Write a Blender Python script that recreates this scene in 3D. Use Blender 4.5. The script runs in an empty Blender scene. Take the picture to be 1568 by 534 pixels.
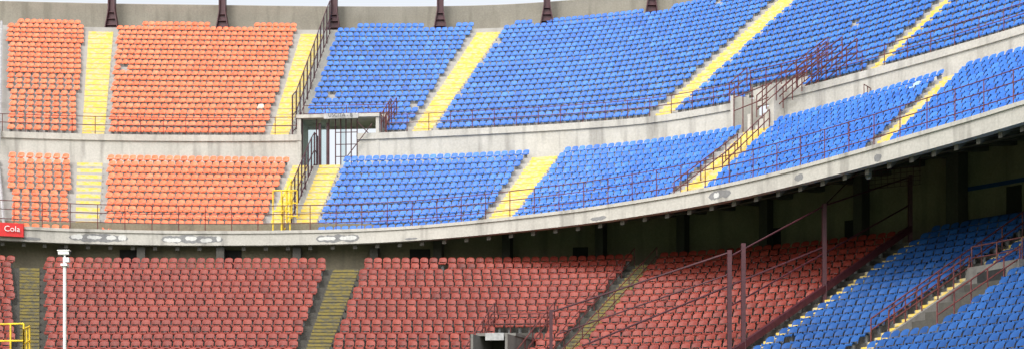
import bpy, math, random
import numpy as np
random.seed(4); rng=np.random.default_rng(7)
ZC=3.0
# ------------------------------------------------------------------ helpers
def smooth_curve(tab,sig=42.0):
    t=np.array(tab,float); step=4.0
    g=np.arange(t[0,0],t[-1,0]+step,step)
    k=int(3*sig/step); ker=np.exp(-0.5*(np.arange(-k,k+1)*step/sig)**2); ker/=ker.sum()
    out=[]
    for c in (1,2):
        v=np.interp(g,t[:,0],t[:,c]); v=np.pad(v,k,mode='reflect',reflect_type='odd')
        out.append(np.convolve(v,ker,'valid'))
    return g,out[0],out[1]
class Loft:
    def __init__(s,a,b): s.a=smooth_curve(a); s.b=smooth_curve(b)
    def xy(s,st,q):
        ax=np.interp(st,s.a[0],s.a[1]); ay=np.interp(st,s.a[0],s.a[2])
        bx=np.interp(st,s.b[0],s.b[1]); by=np.interp(st,s.b[0],s.b[2])
        return ax+(bx-ax)*q, ay+(by-ay)*q
    def p(s,st,q,z):
        x,y=s.xy(st,q); return (float(x),float(y),float(z)+ZC)
FRONT=[(-300,-39.5,80.2),(-200,-35.9,81.0),(0,-29.3,82.9),(100,-26.1,83.9),(250,-20.5,84.6),(400,-14.8,84.6),(540,-9.33,84.1),(620,-6.2,83.3),(700,-3.13,82.0),
 (800,.58,80.0),(900,4.1,77.9),(1000,7.38,75.2),(1100,10.4,72.4),(1200,13.05,69.0),(1300,15.34,65.4),(1400,17.36,62.0),(1500,19.2,58.9),(1568,20.2,56.8),(1700,22.2,53.4),(1900,24.6,48.6)]
WALK=[(-300,-46.5,91.3),(-200,-42.2,92.1),(0,-33.3,93.2),(130,-27.8,94.0),(398,-14.4,94.8),(470,-11.3,94.5),(600,-5.13,94.0),(745,2.14,92.5),(880,8.45,90.3),
 (1025,14.9,85.85),(1160,19.2,80.1),(1306,22.9,74.6),(1430,25.6,70.9),(1568,28.5,67.0),(1900,34.2,59.4)]
UP0=[(-300,-46,92.6),(-200,-41.8,93.45),(0,-33.8,94.8),(140,-27.95,95.5),(280,-21.95,95.8),(423,-15.7,95.75),(560,-9.7,95.3),(638,-6.3,94.8),(760,-1.02,93.8),
 (870,3.63,92.8),(1004,9.12,91.2),(1160,14.9,87.0),(1328,20.1,81.2),(1450,23.4,77.2),(1568,26.2,73.5),(1800,30.7,66.4)]
UP1=[(-300,-53.5,108.8),(-200,-48.4,109.4),(0,-39.2,110.0),(140,-31.8,110.6),(423,-15.7,111.2),(560,-7.0,111.2),(638,-1.66,110.9),(760,5.5,109.4),(870,12.0,107.05),
 (1004,20.7,100.8),(1160,27.3,94.5),(1328,32.6,87.8),(1568,39.1,80.6),(1800,44,73)]
LOW0=[(-300,-41,78.3),(-200,-36,79.5),(0,-29,81.3),(130,-24.4,82),(260,-19.5,82.1),(400,-14.3,82.1),(528,-9.5,82.1),(700,-3.1,82),(850,2.45,81.7),(990,7.5,80.6),
 (1100,11.4,79.3),(1250,16.2,76.5),(1400,20.5,73.3),(1568,24.5,68.8),(1700,26.9,64.8),(1900,29.8,59),(2300,34.5,48.5)]
LOW1=[(-300,-34,64.5),(-200,-29.8,65.6),(0,-23.8,67.0),(130,-20.2,67.4),(260,-16.9,67.1),(400,-13.2,66.9),(528,-9.9,66.9),(700,-5.75,67.0),(850,-2.5,67.3),(990,.6,67.1),
 (1100,3.0,66.7),(1250,5.5,65.9),(1400,7.5,64.9),(1568,11.4,60.9),(1700,13.7,57.2),(1900,16.4,51.9),(2300,21,41.5)]
MID=Loft(FRONT,WALK); UPP=Loft(UP0,UP1); LOW=Loft(LOW0,LOW1)
NM=12; MQ=[.12+.88*j/11 for j in range(NM)]; MZ=[15.4+6.3*j/11 for j in range(NM)]; MD=.88/11
NU=20; UQ=[.05+.95*k/19 for k in range(NU)]; UZ=[24.1+11.5*k/19 for k in range(NU)]; UD=.05
NL=20; LQ=[k/19 for k in range(NL)]; LZ=[12.9-.45*k for k in range(NL)]; LD=1/19
def lz(q): return float(np.interp(q,LQ,LZ))

class MB:
    def __init__(s): s.v=[];s.f=[];s.m=[]
    def add(s,vs,fs,m=0):
        o=len(s.v); s.v+= [tuple(map(float,v)) for v in vs]
        for i,f in enumerate(fs):
            s.f.append(tuple(o+a for a in f)); s.m.append(m[i] if isinstance(m,(list,tuple)) else m)
    def prism(s,base,z0,z1,mf=0,mo=0):
        z0=[z0]*4 if not isinstance(z0,(list,tuple)) else z0; z1=[z1]*4 if not isinstance(z1,(list,tuple)) else z1
        vs=[(b[0],b[1],z0[i]) for i,b in enumerate(base)]+[(b[0],b[1],z1[i]) for i,b in enumerate(base)]
        s.add(vs,[(0,1,5,4),(1,2,6,5),(2,3,7,6),(3,0,4,7),(4,5,6,7),(3,2,1,0)],[mf,mo,mo,mo,mo,mo])
    def box(s,x0,x1,y0,y1,z0,z1,m=0): s.prism([(x0,y0),(x1,y0),(x1,y1),(x0,y1)],z0,z1,m,m)
    def tube(s,p,q,r,m=0,n=6):
        p=np.array(p,float);q=np.array(q,float);d=q-p;L=np.linalg.norm(d)
        if L<1e-5:return
        d/=L;a=np.array([0,0,1.]) if abs(d[2])<.9 else np.array([1.,0,0])
        u=np.cross(d,a);u/=np.linalg.norm(u);w=np.cross(d,u)
        vs=[]
        for c in (p,q):
            for i in range(n):
                an=2*math.pi*(i+.5)/n; vs.append(c+r*(math.cos(an)*u+math.sin(an)*w))
        s.add(vs,[(i,(i+1)%n,n+(i+1)%n,n+i) for i in range(n)]+[tuple(range(n))[::-1],tuple(range(n,2*n))],m)
    def loft(s,L,st,prof,m=0,skip=None,mats=None):
        st=list(st); o=len(s.v)
        for a in st:
            for (q,z) in prof: s.v.append(L.p(a,q,z))
        n=len(prof)
        for i in range(len(st)-1):
            for j in range(n-1):
                if skip and skip((st[i]+st[i+1])/2,(prof[j][0]+prof[j+1][0])/2,(prof[j][1]+prof[j+1][1])/2): continue
                s.f.append((o+i*n+j,o+(i+1)*n+j,o+(i+1)*n+j+1,o+i*n+j+1)); s.m.append(mats[j] if mats else m)
    def build(s,name,mats,parent=None,smooth=False):
        me=bpy.data.meshes.new(name); me.from_pydata(s.v,[],s.f); me.update()
        for m in mats: me.materials.append(m)
        me.polygons.foreach_set('material_index',s.m)
        if smooth: me.polygons.foreach_set('use_smooth',[True]*len(s.f))
        ob=bpy.data.objects.new(name,me); bpy.context.collection.objects.link(ob)
        if parent: ob.parent=parent
        return ob
def empty(name):
    e=bpy.data.objects.new(name,None); bpy.context.collection.objects.link(e); return e

# ------------------------------------------------------------------ materials
def newmat(name):
    m=bpy.data.materials.new(name); m.use_nodes=True; nt=m.node_tree
    return m,nt,nt.nodes['Principled BSDF']
def N(nt,t,**k):
    n=nt.nodes.new(t)
    for a,b in k.items(): setattr(n,a,b)
    return n
def noise(nt,scale,detail=4,vec=None,sc=(1,1,1)):
    g=N(nt,'ShaderNodeNewGeometry'); mp=N(nt,'ShaderNodeMapping'); mp.inputs['Scale'].default_value=sc
    nt.links.new(g.outputs['Position'],mp.inputs[0])
    n=N(nt,'ShaderNodeTexNoise'); n.inputs['Scale'].default_value=scale; n.inputs['Detail'].default_value=detail
    nt.links.new(mp.outputs[0],n.inputs['Vector']); return n.outputs['Fac']
def ramp(nt,fac,stops):
    r=N(nt,'ShaderNodeValToRGB'); e=r.color_ramp.elements
    while len(e)<len(stops): e.new(.5)
    for i,(p,c) in enumerate(stops): e[i].position=p; e[i].color=(*c,1)
    nt.links.new(fac,r.inputs[0]); return r.outputs[0]
def mix(nt,fac,a,b,mode='MIX'):
    m=N(nt,'ShaderNodeMix',data_type='RGBA',blend_type=mode)
    if isinstance(fac,(int,float)): m.inputs[0].default_value=fac
    else: nt.links.new(fac,m.inputs[0])
    for i,x in ((6,a),(7,b)):
        if isinstance(x,tuple): m.inputs[i].default_value=(*x,1)
        else: nt.links.new(x,m.inputs[i])
    return m.outputs[2]
def concrete(name,lo,hi,streak=.5,dark=(.12,.11,.1)):
    m,nt,b=newmat(name)
    c=ramp(nt,noise(nt,.5,6),[(.3,lo),(.7,hi)])
    c=mix(nt,.5,c,ramp(nt,noise(nt,9,5),[(.3,lo),(.7,hi)]))
    sf=ramp(nt,noise(nt,1.6,5,sc=(1,1,.12)),[(.52,(0,0,0)),(.72,(streak,)*3)])
    c=mix(nt,sf,c,dark)
    nt.links.new(c,b.inputs['Base Color']); b.inputs['Roughness'].default_value=.92
    bp=N(nt,'ShaderNodeBump'); bp.inputs['Strength'].default_value=.3; bp.inputs['Distance'].default_value=.02
    nt.links.new(noise(nt,14,5),bp.inputs['Height']); nt.links.new(bp.outputs[0],b.inputs['Normal'])
    return m
def seatmat(name,dk,md,lt,pale,rough=.5):
    m,nt,b=newmat(name)
    a=N(nt,'ShaderNodeAttribute',attribute_name='tint')
    c=ramp(nt,a.outputs['Fac'],[(0,dk),(.45,md),(.93,lt),(.985,pale)])
    f=ramp(nt,noise(nt,.35,3),[(.35,(0,0,0)),(.7,(.25,.25,.25))])
    c=mix(nt,f,c,lt)
    f=ramp(nt,noise(nt,18,4),[(.55,(0,0,0)),(.8,(.15,.15,.15))])
    c=mix(nt,f,c,dk)
    nt.links.new(c,b.inputs['Base Color']); b.inputs['Roughness'].default_value=rough
    b.inputs['Specular IOR Level'].default_value=.3
    return m
def plain(name,col,rough=.6,metal=0,var=.25,sc=5):
    m,nt,b=newmat(name)
    c=ramp(nt,noise(nt,sc,4),[(.3,tuple(x*(1-var) for x in col)),(.7,tuple(min(1,x*(1+var)) for x in col))])
    nt.links.new(c,b.inputs['Base Color']); b.inputs['Roughness'].default_value=rough; b.inputs['Metallic'].default_value=metal
    return m
M_con=concrete('concrete_light',(.36,.345,.31),(.53,.51,.465),.6)
M_ter=concrete('concrete_terrace',(.32,.305,.29),(.43,.415,.39),.25)
M_rear=concrete('concrete_rear',(.18,.165,.135),(.28,.26,.215),.5,(.12,.11,.085))
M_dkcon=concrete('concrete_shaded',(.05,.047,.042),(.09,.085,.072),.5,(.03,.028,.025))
M_vcon=concrete('concrete_entrance_grey',(.13,.125,.115),(.21,.20,.185),.5,(.07,.065,.06))
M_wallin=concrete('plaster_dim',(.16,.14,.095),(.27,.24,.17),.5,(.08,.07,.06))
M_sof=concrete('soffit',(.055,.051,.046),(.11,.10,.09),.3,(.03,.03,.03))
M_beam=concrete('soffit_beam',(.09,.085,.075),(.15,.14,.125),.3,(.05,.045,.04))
M_patchl=concrete('repair_mortar',(.46,.46,.44),(.66,.66,.64),.5,(.25,.25,.25))
M_patchd=concrete('repair_mortar_dark',(.14,.14,.145),(.27,.27,.27),.3)
M_or=seatmat('orange_plastic',(.56,.09,.030),(.75,.145,.050),(.82,.21,.095),(.85,.5,.38))
M_bl=seatmat('blue_plastic',(.018,.080,.34),(.027,.128,.49),(.055,.20,.62),(.35,.5,.8))
M_rd=seatmat('red_plastic_shaded',(.095,.009,.004),(.170,.019,.010),(.25,.040,.023),(.5,.25,.2))  # red seats, colour darkened further to stand in for lower-tier shade
M_bd=seatmat('blue_plastic_shaded',(.005,.036,.14),(.008,.060,.22),(.02,.10,.32),(.4,.5,.65))  # darker copy of the upper blue, lower-tier shade put into the colour
M_leg=plain('galvanised_bracket',(.22,.22,.22),.5,.3)
def yellowmat(name,y,base):
    m,nt,b=newmat(name)
    f=ramp(nt,noise(nt,3.5,6,sc=(1,1,2)),[(.44,(0,0,0)),(.62,(.85,.85,.85))])
    c=mix(nt,f,ramp(nt,noise(nt,1,3),[(.3,y),(.7,tuple(v*.9 for v in y))]),base)
    nt.links.new(c,b.inputs['Base Color']); b.inputs['Roughness'].default_value=.7; return m
M_yel=yellowmat('yellow_paint_worn',(.74,.53,.085),(.54,.49,.34))
M_yeld=yellowmat('yellow_paint_shaded',(.20,.155,.03),(.085,.08,.06))  # stair yellow with the shade of the lower aisles painted in
M_ygate=plain('yellow_enamel',(.75,.52,.02),.4)
M_rail=plain('maroon_enamel',(.11,.024,.022),.5,0,.4)
M_steel=plain('maroon_steel',(.055,.011,.017),.5,0,.3)
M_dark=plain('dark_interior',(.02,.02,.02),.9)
M_white=plain('white_paint',(.75,.75,.73),.5,0,.08)
M_grey=plain('grey_metal',(.35,.35,.35),.5,.2)
M_redsign=plain('red_sign_face',(.62,.02,.02),.4,0,.08)
M_text=plain('black_lettering',(.03,.03,.03),.6)
M_grass=plain('grass_turf',(.05,.10,.025),.9,0,.4,2)
def glassmat(name,lo,hi):
    m,nt,b=newmat(name); b.inputs['Base Color'].default_value=(.24,.30,.28,1); b.inputs['Roughness'].default_value=.15
    t=N(nt,'ShaderNodeBsdfTransparent'); t.inputs[0].default_value=(.88,.93,.93,1); mx=N(nt,'ShaderNodeMixShader')
    f=ramp(nt,noise(nt,1.2,4),[(.3,(lo,)*3),(.7,(hi,)*3)])
    nt.links.new(f,mx.inputs[0]); nt.links.new(t.outputs[0],mx.inputs[1]); nt.links.new(b.outputs[0],mx.inputs[2])
    nt.links.new(mx.outputs[0],nt.nodes['Material Output'].inputs[0]); return m
M_glass=glassmat('safety_glass',.12,.3); M_glassc=glassmat('clear_glazing',.02,.08)

# ------------------------------------------------------------------ ground
g=MB(); g.add([(-1500,-1500,0),(1500,-1500,0),(1500,1500,0),(-1500,1500,0)],[(0,1,2,3)]); g.build('ground',[M_grass])

# ------------------------------------------------------------------ terraces
def stations(a,b,d=8): n=max(2,int(round((b-a)/d))+1); return np.linspace(a,b,n)
S0,S1=-280,1880
prof=[(0.03,15.2)]
for j in range(NM):
    a=MQ[j]-MD/2; b=MQ[j]+MD/2
    prof+= [(a,MZ[j]),(b,MZ[j])]
prof+=[(1.30,MZ[-1])]
t=MB(); t.loft(MID,stations(S0,S1),prof); t.build('middle_tier_terrace',[M_ter])
pp=[(.06,15.0),(.035,14.8),(0.0,14.8),(0.0,15.46),(-.006,15.48),(-.006,15.65),(.024,15.65),(.024,15.15)]
t=MB(); t.loft(MID,stations(S0,S1),pp)
def patch(a,b,z0,z1,m,seg):
    n=max(8,int((b-a)/seg)); top=[];bot=[]; rt=rb=.8
    for i in range(n+1):
        s=a+(b-a)*i/n; e=min(1,max(0,math.sin(math.pi*i/n))**.25)
        zm=(z0+z1)/2; h=(z1-z0)/2; q=-.0004 if m==2 else -.0008
        rt=.5*rt+.5*random.uniform(.35,1.05); rb=.5*rb+.5*random.uniform(.35,1.05)
        top.append(MID.p(s,q,min(15.44,zm+h*e*rt))); bot.append(MID.p(s,q,max(14.82,zm-h*e*rb)))
    t.add(top+bot,[(i,i+1,n+2+i,n+1+i) for i in range(n)],m)
for a,b in ((104,196),(246,342),(484,551)):
    patch(a,b,14.83,15.44,2,3)
    s=a+3
    while s<b-10:
        w_=random.uniform(14,30); z=random.uniform(14.9,15.05); patch(s,min(b-3,s+w_),z,z+random.uniform(.3,.42),1,2); s+=w_+random.uniform(2,6)
for a,b,z0,z1,m in [(1086,1121,14.86,15.44,2),(1094,1103,15.0,15.35,1),(905,930,14.85,15.15,2),(1340,1352,14.85,15.3,2),(1218,1232,14.9,15.3,2),(620,640,14.83,15.0,2),(30,60,14.83,15.1,2)]: patch(a,b,z0,z1,m,2.5)
t.build('concrete_parapet',[M_con,M_patchl,M_patchd])
def skipU(s,q,z): return (458<s<578 and q<.152 and z<25.7) or (1128<s<1210 and q<.102)
prof=[(0.0,24.0)]
for k in range(NU):
    prof+= [(UQ[k]-UD*.5,UZ[k]),(UQ[k]+UD*.5,UZ[k])]
prof+=[(1.025,36.2),(1.15,36.2)]
st=sorted(set(list(stations(S0,1780))+[458,578,1128,1210]))
t=MB(); t.loft(UPP,st,prof,skip=skipU)
t.build('upper_tier_terrace',[M_ter])
def skipW(s,q,z): return (462<s<548) or (1134<s<1196)
st2=sorted(set(list(stations(S0,1780))+[462,548,1134,1196]))
t=MB(); t.loft(UPP,st2,[(-.002,21.5),(-.002,23.62),(-.008,23.64),(-.008,24.05),(.014,24.05),(.014,21.5)],skip=skipW)
t.build('walkway_wall',[M_con])
t=MB(); t.loft(UPP,stations(S0,1780),[(1.13,35.8),(1.13,38.55),(1.15,38.7),(1.16,38.7),(1.16,35.8)]); t.build('rear_wall',[M_rear])

# lower terrace
prof=[(-.30,12.9)]
for k in range(NL): prof+=[(LQ[k]-LD/2,LZ[k]),(LQ[k]+LD/2,LZ[k])]
prof[1]=(-.29,12.9); prof+=[(1.03,-3.0)]
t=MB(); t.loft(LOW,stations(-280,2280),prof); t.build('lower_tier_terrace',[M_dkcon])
def wallz(s): return float(np.interp(s,[0,700,1100,1400,2300],[15.9,15.9,16.6,18.0,18.0]))
t=MB(); ss=stations(-280,2280)
for i in range(len(ss)-1):
    a,b=ss[i],ss[i+1]
    t.add([LOW.p(a,-.24,12.7),LOW.p(b,-.24,12.7),LOW.p(b,-.24,wallz(b)+.4),LOW.p(a,-.24,wallz(a)+.4)],[(0,1,2,3)])
for a,b,z0,z1 in [(1470,1492,13.4,15.8),(1500,1530,13.4,15.8),(1120,1150,12.9,15.2),(1240,1262,12.9,15.2),(850,872,12.9,14.75),(610,640,12.9,14.75),(330,360,12.9,14.7),(180,210,12.9,14.7),(1560,1600,13.4,15.8)]:
    fl=LOW.xy(a,-.236);fr=LOW.xy(b,-.236);br=LOW.xy(b,-.25);bl=LOW.xy(a,-.25)
    t.prism([fl,fr,br,bl],z0+ZC,z1+ZC,1,1)
for z in (14.2,15.9):
    t.loft(LOW,stations(1410,1800),[(-.232,z),(-.232,z+.22),(-.239,z+.22)],m=2)
t.build('concourse_wall',[M_wallin,M_dark,M_bd])
e=empty('concrete_columns')
t=MB()
for s in [-120,-20,95,212,330,445,560,655,757,895,1015,1135,1270,1405,1550,1690]:
    w=6 if s<1400 else 9
    t.prism([LOW.xy(s-w,-.18),LOW.xy(s+w,-.18),LOW.xy(s+w,-.23),LOW.xy(s-w,-.23)],12.9+ZC,(14.72 if s<600 else wallz(s))+ZC,0,0)
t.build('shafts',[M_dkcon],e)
t=MB(); ss=stations(-280,1880,10)
def match(s):
    return float(np.interp(s,[-300,0,528,850,1100,1300,1500,1900],[-300,0,520,880,1180,1450,1700,2280]))
def spt(s,f,dz=0):
    x0,y0=MID.xy(s,.03); x1,y1=LOW.xy(match(s),-.27); z0=14.85; z1=wallz(match(s))+.2
    return (x0+(x1-x0)*f,y0+(y1-y0)*f,z0+(z1-z0)*(f**.6)+dz+ZC)
fs=[0,.1,.25,.5,.75,1]
o=len(t.v)
for s in ss:
    for f in fs: t.v.append(spt(s,f))
for i in range(len(ss)-1):
    for j in range(5):
        t.f.append((o+i*6+j,o+(i+1)*6+j,o+(i+1)*6+j+1,o+i*6+j+1)); t.m.append(0)
for s in range(-240,1880,34):
    for j in range(5):
        a,b=fs[j],fs[j+1]
        vs=[spt(s-3,a,-.3),spt(s+3,a,-.3),spt(s+3,b,-.3),spt(s-3,b,-.3),spt(s-3,a,.02),spt(s+3,a,.02),spt(s+3,b,.02),spt(s-3,b,.02)]
        t.add(vs,[(0,1,2,3),(0,1,5,4),(1,2,6,5),(3,0,4,7)],1)
for f,dz in ((.12,-.25),(.2,-.32),(.6,-.35)):
    for i in range(len(ss)-1): t.tube(spt(ss[i],f,dz),spt(ss[i+1],f,dz),.05,1,5)
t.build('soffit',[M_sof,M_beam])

# ------------------------------------------------------------------ seats
pr=[(-.19,.295),(-.215,.36),(-.175,.388),(-.03,.363),(.08,.366),(.132,.40),(.162,.49),(.198,.595),(.233,.69),(.26,.735),(.293,.72)]
cw=[.17,.195,.202,.202,.20,.20,.202,.206,.202,.182,.16]
cx=[-1,-.8,-.36,.36,.8,1]
tv=[];tf=[];tm=[]
for i,(y,z) in enumerate(pr):
    for c in cx:
        e=max(0,(abs(c)-.36)/.64)
        yy=y-(.04*e if i>=5 else 0); zz=z+(.035*e*e if 1<i<5 else 0)-(.06*e*e if i>=8 else 0)-(.02*e if i<2 else 0)
        tv.append((c*cw[i],yy,zz))
nc=len(cx)
for i in range(len(pr)-1):
    for j in range(nc-1):
        if i==5 and 0<j<4: continue
        tf.append((i*nc+j,i*nc+j+1,(i+1)*nc+j+1,(i+1)*nc+j)); tm.append(0)
o=len(tv)
for (x,y,z) in [(-.07,.0,0),(.07,.0,0),(.07,.12,0),(-.07,.12,0),(-.09,-.06,.355),(.09,-.06,.355),(.09,.14,.36),(-.09,.14,.36)]: tv.append((x,y,z))
for f in [(0,1,5,4),(1,2,6,5),(2,3,7,6),(3,0,4,7)]: tf.append(tuple(o+a for a in f)); tm.append(1)
TV=np.array(tv);TF=np.array(tf);TM=np.array(tm)
def row_points(L,q,z,sa,sb,sp):
    s=np.linspace(sa,sb,80); x,y=L.xy(s,q); d=np.hypot(np.diff(x),np.diff(y)); c=np.concatenate([[0],np.cumsum(d)])
    n=int((c[-1]-.1)/sp)
    if n<1: return []
    off=(c[-1]-n*sp)/2; pos=off+sp*(np.arange(n)+.5)
    px=np.interp(pos,c,x);py=np.interp(pos,c,y); sx=np.interp(pos,c,s)
    p2x=np.interp(pos+.05,c,x)-np.interp(pos-.05,c,x);p2y=np.interp(pos+.05,c,y)-np.interp(pos-.05,c,y); l=np.hypot(p2x,p2y)
    return [(px[i],py[i],z,p2x[i]/l[i],p2y[i]/l[i],sx[i]) for i in range(n)]
def seats(name,inst,mat,sc=1.0,pale=.001):
    A=np.array(inst); n=len(A); T=TV*sc
    j=rng.normal(0,.005,(n,2)); ang=rng.normal(0,.018,n)
    tx=A[:,3]*np.cos(ang)-A[:,4]*np.sin(ang); ty=A[:,3]*np.sin(ang)+A[:,4]*np.cos(ang)
    X=A[:,0,None]+j[:,0,None]+T[None,:,0]*tx[:,None]-T[None,:,1]*ty[:,None]
    Y=A[:,1,None]+j[:,1,None]+T[None,:,0]*ty[:,None]+T[None,:,1]*tx[:,None]
    Z=A[:,2,None]+ZC+T[None,:,2]+np.zeros((n,1))
    co=np.stack([X,Y,Z],-1).reshape(-1,3).astype(np.float32)
    F=(TF[None]+(np.arange(n)*len(TV))[:,None,None]).reshape(-1,4).astype(np.int32)
    me=bpy.data.meshes.new(name); me.vertices.add(len(co)); me.vertices.foreach_set('co',co.ravel())
    me.loops.add(F.size); me.loops.foreach_set('vertex_index',F.ravel())
    me.polygons.add(len(F)); me.polygons.foreach_set('loop_start',np.arange(0,F.size,4,dtype=np.int32))
    me.materials.append(mat); me.materials.append(M_leg)
    me.polygons.foreach_set('material_index',np.tile(TM,n).astype(np.int32))
    me.update(calc_edges=True)
    me.polygons.foreach_set('use_smooth',np.ones(len(F),bool))
    at=me.attributes.new('tint','FLOAT','POINT'); tn=np.clip(rng.normal(.5,.14,n),0,.92); tn[rng.random(n)<pale]=1.0
    at.data.foreach_set('value',np.repeat(tn,len(TV)).astype(np.float32))
    ob=bpy.data.objects.new(name,me); bpy.context.collection.objects.link(ob); return ob
def thin(l,p=.001): return [i for i in l if rng.random()>p]
orange=[];blue=[];red=[];dblue=[]
SP=.475
for j in range(NM):
    for a,b,dst in [(-250,-8,orange),(8,109,orange),(152,397,orange),(472,726,blue),(767,1004,blue),(1046,1295,blue),(1320,1600,blue)]:
        dst+=row_points(MID,MQ[j],MZ[j],a,b,.56 if a==8 else SP)
for k in range(NU):
    for a,b,dst in [(-250,-6,orange),(6,120,orange),(161,407,orange),(454,621,blue),(656,989,blue),(1019,1317,blue),(1339,1640,blue)]:
        p=row_points(UPP,UQ[k],UZ[k],a,b,.57 if (a==6 and k<10) else SP)
        if dst is blue:
            p=[i for i in p if not (454<=i[5]<582 and k<3) and not (1122<i[5]<1215 and k<2)]
        dst+=p
for a,b,dst in [(18,118,orange),(195,290,orange),(345,405,orange),(478,560,blue),(595,618,blue),(665,690,blue),(705,830,blue),(860,980,blue),(1030,1500,blue)]:
    dst+=row_points(UPP,1.05,36.2,a,b,SP)
def inV(s,k): return (834<s<922 and k>=11) or (1636<s<1720 and 8<=k<=14)
for k in range(NL):
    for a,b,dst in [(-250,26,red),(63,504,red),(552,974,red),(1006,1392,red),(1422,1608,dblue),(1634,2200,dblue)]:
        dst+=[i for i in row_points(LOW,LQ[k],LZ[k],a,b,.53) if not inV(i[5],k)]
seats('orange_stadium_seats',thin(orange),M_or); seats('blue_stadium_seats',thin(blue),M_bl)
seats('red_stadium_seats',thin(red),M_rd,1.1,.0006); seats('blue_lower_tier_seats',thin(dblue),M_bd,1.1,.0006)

# ------------------------------------------------------------------ stairs
def stairs(L,rows,dq,sgn,sa,sb,name,my=M_yel,mc=M_ter,alt=False,gf=.46,margin=.10):
    m=MB(); sl=sa+(sb-sa)*margin; sr=sb-(sb-sa)*.03
    for i in range(len(rows)-1):
        (q0,z0),(q1,z1)=rows[i],rows[i+1]; qr=q0+sgn*dq/2; r=z1-z0
        for h,(a,b) in enumerate([(qr-sgn*dq*.5,qr+sgn*.001),(qr-sgn*dq*.03,qr+sgn*dq*.5)]):
            zb=z0-.02 if h==0 else z0+r/2-.01; zt=z0+r/2 if h==0 else z1+.012
            zm=zb+(zt-zb)*gf
            a2=a+sgn*dq*.025
            m.prism([L.xy(sa,a2),L.xy(sb,a2),L.xy(sb,b),L.xy(sa,b)],zb+ZC,zt-.004+ZC,0,0)
            if not (alt and h==0):
                qe=a+sgn*dq*.22
                m.prism([L.xy(sl,a),L.xy(sr,a),L.xy(sr,qe),L.xy(sl,qe)],zm+ZC,zt+.004+ZC,1,1)
    return m.build(name,[mc,my])
mr=[(MQ[0]-MD,MZ[0]-.25)]+list(zip(MQ,MZ))
for a,b in [(110,150),(398,424),(436,471),(727,766),(1005,1045),(1296,1319)]: stairs(MID,mr,MD,1,a,b,'yellow_stairs',alt=(a==110),gf=.2 if a==110 else .44)
ur=[(0,24.0)]+list(zip(UQ,UZ))
for a,b in [(121,160),(408,440),(622,655),(990,1018),(1318,1338)]: stairs(UPP,ur,UD,1,a,b,'yellow_stairs')
lr=list(zip(LQ,LZ))[::-1]
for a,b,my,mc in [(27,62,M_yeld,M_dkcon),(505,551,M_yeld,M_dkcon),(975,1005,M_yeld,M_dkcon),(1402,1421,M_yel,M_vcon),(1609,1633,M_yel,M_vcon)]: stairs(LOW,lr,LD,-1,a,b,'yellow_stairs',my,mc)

# ------------------------------------------------------------------ railings
def resample(pts,step):
    P=np.array(pts); d=np.linalg.norm(np.diff(P,axis=0),axis=1); c=np.concatenate([[0],np.cumsum(d)])
    n=max(1,int(round(c[-1]/step))); s=np.linspace(0,c[-1],n+1)
    return [tuple(np.interp(v,c,P[:,i]) for i in range(3)) for v in s]
def railing(pts,h,bars,step,name,mat=M_rail,r=.026,m=None):
    own=m is None; m=m or MB()
    pp=resample(pts,step)
    for p in pp: m.tube(p,(p[0],p[1],p[2]+h),r,0,5)
    P=resample(pts,step/2)
    for b in bars:
        for i in range(len(P)-1):
            a,c=P[i],P[i+1]; m.tube((a[0],a[1],a[2]+b),(c[0],c[1],c[2]+b),r,0,5)
    if own: return m.build(name,[mat])
def line(L,sa,sb,q,z,n=60): return [L.p(s,q,z) for s in np.linspace(sa,sb,n)]
railing(line(MID,-250,1700,.045,15.2,200),2.0,[2.0,1.5,.95],1.55,'metal_railing')
for a,b in [(-250,455),(590,1125),(1222,1700)]:
    railing(line(UPP,a,b,.004,24.05),1.2,[1.2,.65],1.5,'metal_railing')
railing(line(UPP,456,582,.135,25.4),1.15,[1.15,.6],1.4,'metal_railing')
railing(line(UPP,1122,1215,.105,25.0),1.3,[1.3,.7],1.2,'metal_railing',r=.034)
for s,q0,q1 in [(584,.0,.14),(592,.0,.14),(1118,0,.1),(1222,0,.16)]:
    railing([UPP.p(s,q0,24.1),UPP.p(s,q1,24.1+q1*12)],1.2,[1.2,.6],.8,'metal_railing',r=.034)
for s0,s1,q in [(1180,1290,-.07),(1195,1300,-.03),(1215,1305,.03)]:
    railing([UPP.p(s0,q,22.6),UPP.p((s0+s1)/2,q,23.9),UPP.p(s1,q,24.9)],1.3,[1.3,.9,.45],.8,'metal_railing',r=.034)
railing([MID.p(1040,.45,MZ[4]),MID.p(1040,1.0,MZ[11]+.1)],1.1,[1.1,.6],1.0,'metal_railing',r=.034)
railing([MID.p(1018,0.1,15.5),MID.p(1030,.7,MZ[7]+.2)],1.1,[1.1,.6],1.6,'metal_railing',r=.034)
railing([MID.p(1172,1.02,21.7),MID.p(1172,1.1,21.7)],1.2,[1.2,.6],.6,'metal_railing')

# ------------------------------------------------------------------ entrance 1 (exit opening)
e=empty('stadium_entrance'); t=MB()
def lb(m,L,a,b,q0,q1,z0,z1,mi=0):
    if isinstance(z1,tuple): z1=[z1[0]+ZC,z1[0]+ZC,z1[1]+ZC,z1[1]+ZC]
    else: z1=z1+ZC
    m.prism([L.xy(a,q0),L.xy(b,q0),L.xy(b,q1),L.xy(a,q1)],z0+ZC,z1,mi,mi)
lb(t,UPP,454,582,-.01,.15,25.12,25.34)
lb(t,UPP,458,578,.148,.16,25.0,25.93)
lb(t,UPP,455,461,-.006,.16,21.6,25.12); lb(t,UPP,549,580,-.004,.012,21.6,23.4)
lb(t,UPP,576,581,-.004,.16,21.6,25.12)
t.build('walls',[M_con],e)
t=MB()
for s in (462,484,503,513,521,529,537,546): t.tube(UPP.p(s,.01,21.7),UPP.p(s,.01,25.12),.04,0,5)
for z in (22.6,23.4,24.2): t.tube(UPP.p(513,.01,z),UPP.p(546,.01,z),.03,0,5)
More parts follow.
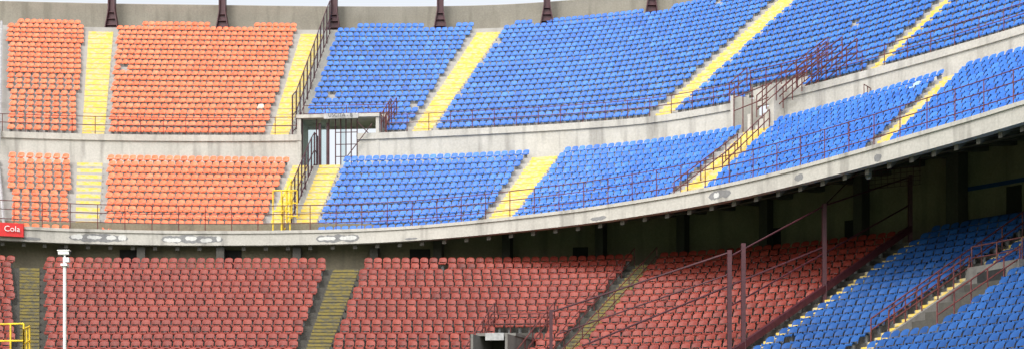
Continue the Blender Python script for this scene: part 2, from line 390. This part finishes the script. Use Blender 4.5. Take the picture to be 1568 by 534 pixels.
t.tube(UPP.p(546,.0,24.9),UPP.p(572,.0,23.7),.035,0,5); t.tube(UPP.p(530,-.02,22.3),UPP.p(572,-.02,24.6),.035,0,5)
t.tube(UPP.p(546,.0,23.9),UPP.p(566,.0,22.7),.035,0,5)
lb(t,UPP,486,490,.02,.03,21.7,24.9); lb(t,UPP,498,501,.02,.03,21.7,24.9)
t.build('frame',[M_steel],e)
t=MB()
for a,b in ((463,483),(490,498),(521,529)): lb(t,UPP,a,b,.018,.020,21.7,25.1)
t.build('glazing',[M_glassc],e)
t=MB(); lb(t,UPP,497,550,-.016,-.011,25.02,25.36); sg=t.build('exit_sign',[M_grey])
def text(body,loc,size,ang,mat,parent,ext=.01):
    c=bpy.data.curves.new('lettering','FONT'); c.body=body; c.size=size; c.extrude=ext; c.align_x='CENTER'; c.align_y='CENTER'
    o=bpy.data.objects.new('lettering',c); bpy.context.collection.objects.link(o); o.location=loc; o.rotation_euler=(math.radians(90),0,ang)
    c.materials.append(mat); o.parent=parent
x,y=UPP.xy(523,-.018); text('USCITA - 8',(x,y-.12,25.19+ZC),.34,-.03,M_text,sg)

# entrance 2 (corner)
e=empty('stadium_entrance'); t=MB()
lb(t,UPP,1128,1134,-.03,.11,21.6,24.4); lb(t,UPP,1196,1204,-.06,.11,21.6,24.4); lb(t,UPP,1160,1164,-.05,.02,21.6,23.0)
lb(t,UPP,1128,1212,.10,.115,24.0,25.0)
for i in range(5): lb(t,UPP,1166+i*6,1196,-.05,.03,21.6,21.9+i*.32)
t.build('walls',[M_con],e)
t=MB()
for s in (1136,1150,1164,1180,1194): t.tube(UPP.p(s,-.04,21.7),UPP.p(s,-.04,24.6),.035,0,5)
t.tube(UPP.p(1136,-.04,24.2),UPP.p(1194,-.04,24.6),.035,0,5); t.tube(UPP.p(1136,-.04,23.4),UPP.p(1194,-.04,23.8),.035,0,5)
t.build('rails',[M_rail],e)

# entrance 3 (lower tier centre)
e=empty('concrete_entrance'); t=MB()
zr=7.85
lb(t,LOW,842,847,.56,.86,4.0,zr); lb(t,LOW,911,916,.56,.86,4.0,zr); lb(t,LOW,840,918,.55,.80,zr,zr+.14)
t.build('walls',[M_vcon],e)
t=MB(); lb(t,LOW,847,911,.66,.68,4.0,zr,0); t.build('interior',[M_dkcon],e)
t=MB(); lb(t,LOW,860,896,.803,.808,zr-.22,zr+.14,0); t.build('sign_plate',[M_grey],e)
railing([LOW.p(820,.50,LZ[9]),LOW.p(820,.95,LZ[18])],1.2,[1.2,.8,.4],1.2,'metal_railing',r=.034)
railing([LOW.p(926,.50,LZ[9]),LOW.p(926,.95,LZ[18])],1.2,[1.2,.6],1.2,'metal_railing',r=.034)
railing([LOW.p(s,.54,LZ[10]) for s in (820,870,926)],1.0,[1.0,.5],.9,'metal_railing',r=.03)
# entrance 4 (lower tier right)
e=empty('concrete_entrance'); t=MB()
lb(t,LOW,1634,1639,.42,.74,4.0,(lz(.42)+.35,lz(.74)+.35)); lb(t,LOW,1716,1722,.42,.74,4.0,(lz(.42)+.35,lz(.74)+.35)); lb(t,LOW,1634,1722,.40,.43,4.0,LZ[7]+.35)
t.build('walls',[M_vcon],e)
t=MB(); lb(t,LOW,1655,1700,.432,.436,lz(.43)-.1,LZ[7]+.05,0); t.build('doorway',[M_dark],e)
for s in (1636,1719): railing([LOW.p(s,.42,lz(.42)+.35),LOW.p(s,.74,lz(.74)+.35)],1.0,[1.0,.5],1.2,'metal_railing',r=.034)
railing([LOW.p(s,.41,LZ[7]+.3) for s in (1636,1680,1719)],1.0,[1.0,.5],1.2,'metal_railing',r=.034)
railing([LOW.p(1606,.02,LZ[0]),LOW.p(1606,.74,lz(.74))],1.1,[1.1,.6],1.5,'metal_railing',r=.034)

# ------------------------------------------------------------------ glass fences in upper tiers
def glassfence(L,s,qs,zf,h,name):
    e=empty(name); a=MB(); b=MB()
    P=[(q,zf(q)) for q in qs]
    for q,z in P: a.tube(L.p(s,q,z),L.p(s,q,z+h),.05,0,5)
    for (q0,z0),(q1,z1) in zip(P[:-1],P[1:]):
        for k in (h,h*.5,.25): a.tube(L.p(s,q0,z0+k),L.p(s,q1,z1+k),.035,0,5)
        b.add([L.p(s,q0,z0+.25),L.p(s,q1,z1+.25),L.p(s,q1,z1+h),L.p(s,q0,z0+h)],[(0,1,2,3)])
    a.build('frame',[M_steel],e); b.build('panes',[M_glass],e)
glassfence(UPP,447,np.linspace(.01,1.1,13),lambda q:float(np.interp(q,[0]+UQ+[1.1],[24]+UZ+[36.2])),2.7,'glass_fence')
glassfence(MID,430,np.linspace(.30,1.12,9),lambda q:float(np.interp(q,[0]+MQ+[1.2],[15.2]+MZ+[21.7])),2.3,'glass_fence')
t=MB()
def gate(m,p0,p1,h,r=.045):
    a=np.array(p0);b=np.array(p1);u=np.array([0,0,h])
    for f in (0,.5,1): m.tube(a+(b-a)*f,a+(b-a)*f+u,r)
    for k in (1,.55,.08): m.tube(a+u*k,b+u*k,r)
gate(t,MID.p(416,.05,15.4),MID.p(442,.05,15.4),2.7); gate(t,MID.p(430,.06,15.4),MID.p(430,.30,17.0),2.3); gate(t,MID.p(424,.28,16.9),MID.p(440,.28,16.9),1.7)
t.build('yellow_gate',[M_ygate])
t=MB(); gate(t,(-24.0,67.0,6.3+ZC),(-22.7,66.8,6.3+ZC),1.75); gate(t,(-22.7,66.8,6.3+ZC),(-22.9,68.2,6.6+ZC),1.5); t.build('yellow_gate',[M_ygate])

# ------------------------------------------------------------------ separation fence in lower tier
t=MB()
B0=np.array(LOW.p(1396,0,13.5)); B1=np.array(LOW.p(1392,.80,6.4))
def hp(f): return B0+(B1-B0)*f
d=(B1-B0); n=np.array([-d[1],d[0],0]);n/=np.linalg.norm(n)
a,b=B0,B1; w_=n*.12; u=np.array([0,0,.35])
vs=[a-w_,a+w_,b+w_,b-w_,a-w_+u,a+w_+u,b+w_+u,b-w_+u]; t.add(vs,[(0,1,2,3),(4,5,6,7),(0,1,5,4),(1,2,6,5),(2,3,7,6),(3,0,4,7)])
for f,h in ((0,2.9),(.5,4.3),(.93,4.9),(1.0,5.0)):
    p=hp(f)
    t.prism([(p[0]-.10,p[1]-.10),(p[0]+.10,p[1]-.10),(p[0]+.10,p[1]+.10),(p[0]-.10,p[1]+.10)],p[2]-1.0-(f*2),p[2]+h)
t.tube(hp(0)+[0,0,2.8],hp(.5)+[0,0,4.2],.04); t.tube(hp(.5)+[0,0,4.2],hp(1)+[0,0,4.7],.04)
t.tube(hp(0)+[0,0,1.4],hp(1)+[0,0,2.4],.04)
t.tube(hp(1)+[0,0,4.9],(1.9,70.0,9.0+ZC),.045); t.tube(hp(1)+[0,0,3.9],(2.2,69.8,7.9+ZC),.035)
t.tube(hp(.5)+[0,0,2.2],(3.3,67.6,7.1+ZC),.045); t.tube(hp(.5)+[0,0,4.2],hp(0)+[-1.5,1.5,4.2],.03)
t.prism([(1.82,69.92),(1.98,69.92),(1.98,70.08),(1.82,70.08)],5.5+ZC,9.1+ZC)
t.build('separation_fence',[M_steel])
for s in (973,1007): railing([LOW.p(s,q,lz(q)) for q in np.linspace(0,.9,12)],1.05,[1.05,.55],2.2,'metal_railing')

# ------------------------------------------------------------------ roof support posts
def roofpost(x,y,z0):
    m=MB(); z=z0+ZC
    m.box(x-.62,x+.62,y-.4,y+.4,z,z+.12)
    prof=[(z+.12,.52),(z+.8,.40),(z+1.6,.26),(z+9,.24)]
    for (a,wa),(b,wb) in zip(prof[:-1],prof[1:]):
        for sx in (-1,1):
            x0a,x1a=x+sx*wa,x+sx*(wa-.07); x0b,x1b=x+sx*wb,x+sx*(wb-.07)
            m.add([(x0a,y-.28,a),(x1a,y-.28,a),(x1a,y+.28,a),(x0a,y+.28,a),(x0b,y-.28,b),(x1b,y-.28,b),(x1b,y+.28,b),(x0b,y+.28,b)],
                  [(0,1,5,4),(1,2,6,5),(2,3,7,6),(3,0,4,7),(4,5,6,7)])
        m.add([(x-wa+.07,y-.05,a),(x+wa-.07,y-.05,a),(x+wb-.07,y-.05,b),(x-wb+.07,y-.05,b)],[(0,1,2,3)])
    for i in range(3): m.box(x-.45+.12*i,x+.45-.12*i,y-.2,y+.2,z+.35+.5*i,z+.40+.5*i)
    m.build('roof_support_post',[M_steel])
for x,y,z in [(-31.1,111.7,36.2),(-22.6,112.2,36.2),(-13.9,112.3,36.2),(-5.6,112.2,36.3),(2.7,111,36.3),(10.6,109.2,36.4)]: roofpost(x,y,z)

# ------------------------------------------------------------------ camera pole, signs, small things
t=MB(); x,y=-19.3,62.0
t.tube((x,y,0),(x,y,10.2+ZC),.075,0,10); t.tube((x,y,10.2+ZC),(x,y,10.45+ZC),.045,0,8)
t.box(x-.14,x+.14,y-.14,y+.14,9.95+ZC,10.05+ZC)
t.box(x-.26,x+.2,y-.1,y+.1,10.45+ZC,10.6+ZC); t.box(x-.30,x+.24,y-.12,y+.12,10.6+ZC,10.64+ZC); t.box(x-.05,x+.2,y-.1,y+.1,10.12+ZC,10.32+ZC)
t.tube((x+.2,y,10.52+ZC),(x+.25,y,10.52+ZC),.06,1,8); t.box(x-.25,x+.25,y-.25,y+.25,0,.2)
t.build('surveillance_camera_pole',[M_white,M_dark])
t=MB(); a=np.array(MID.p(-60,-.03,0));b=np.array(MID.p(31,-.02,0))
t.prism([(a[0],a[1]),(b[0],b[1]),(b[0],b[1]+.15),(a[0],a[1]+.15)],15.0+ZC,15.78+ZC)
s=t.build('red_advertising_sign',[M_redsign]); an=math.atan2(b[1]-a[1],b[0]-a[0])
f=(b-a)/np.linalg.norm(b-a); c=b-f*.62
text('Cola',(c[0]+.03,c[1]-.06,15.42+ZC),.46,an,M_white,s)
t=MB(); P=[UPP.p(0,q,24+q*12.2+.5) for q in np.linspace(.95,.0,8)]+[MID.p(0,q,15.6+6.3*q) for q in np.linspace(1,.02,8)]
for a,b in zip(P[:-1],P[1:]): t.tube(a,b,.09,0,6)
t.build('drain_pipe',[M_grey])
t=MB(); x,y,z=17.0,68.5,15.3+ZC
t.tube((x,y,z+1.2),(x,y,z+.2),.02); t.tube((x,y,z-.1),(x,y,z+.2),.16,0,10); t.tube((x,y,z-.16),(x,y,z-.1),.10,1,10); t.build('hanging_lamp',[M_grey,M_white])
t=MB()
for i in range(9):
    t.tube((18.0+i*.28,72.5-i*.15,15.5+ZC),(18.0+i*.28,72.5-i*.15,16.4+ZC),.018,0,4)
for i in range(5): t.tube((18.0,72.5,15.5+i*.22+ZC),(20.3,71.3,15.5+i*.22+ZC),.018,0,4)
for i in (0,8): t.tube((18.0+i*.28,72.5-i*.15,16.4+ZC),(18.0+i*.28,72.5-i*.15,18+ZC),.03,0,4)
t.build('wire_mesh_cage',[M_steel])

# ------------------------------------------------------------------ light, sky, camera
sc=bpy.context.scene
w=bpy.data.worlds.new('World'); sc.world=w; w.use_nodes=True; nt=w.node_tree
sky=nt.nodes.new('ShaderNodeTexSky'); sky.sky_type='NISHITA'; sky.sun_disc=False
el,az=math.radians(52),math.radians(205)
sky.sun_elevation=el; sky.sun_rotation=az; sky.dust_density=6; sky.air_density=1.2; sky.ozone_density=1
hs=nt.nodes.new('ShaderNodeHueSaturation'); hs.inputs['Saturation'].default_value=.25; hs.inputs['Value'].default_value=2.0
nt.links.new(sky.outputs[0],hs.inputs['Color']); nt.links.new(hs.outputs[0],nt.nodes['Background'].inputs[0]); nt.nodes['Background'].inputs[1].default_value=.15
L=bpy.data.lights.new('sun','SUN'); L.energy=.6; L.angle=math.radians(12); L.color=(1,.97,.93)
so=bpy.data.objects.new('sun',L); bpy.context.collection.objects.link(so)
from mathutils import Vector
dv=Vector((math.sin(az)*math.cos(el),math.cos(az)*math.cos(el),math.sin(el)))
so.rotation_euler=dv.to_track_quat('Z','Y').to_euler()
cam=bpy.data.cameras.new('camera'); co=bpy.data.objects.new('camera',cam); bpy.context.collection.objects.link(co)
co.location=(0,0,ZC); co.rotation_euler=(math.radians(90),0,0)
cam.sensor_width=36; cam.lens=36*2200/1568; cam.shift_y=(760-267)/1568; cam.clip_end=5000; cam.clip_start=.5
sc.camera=co
sc.view_settings.view_transform='Standard'; sc.view_settings.look='None'; sc.view_settings.exposure=0
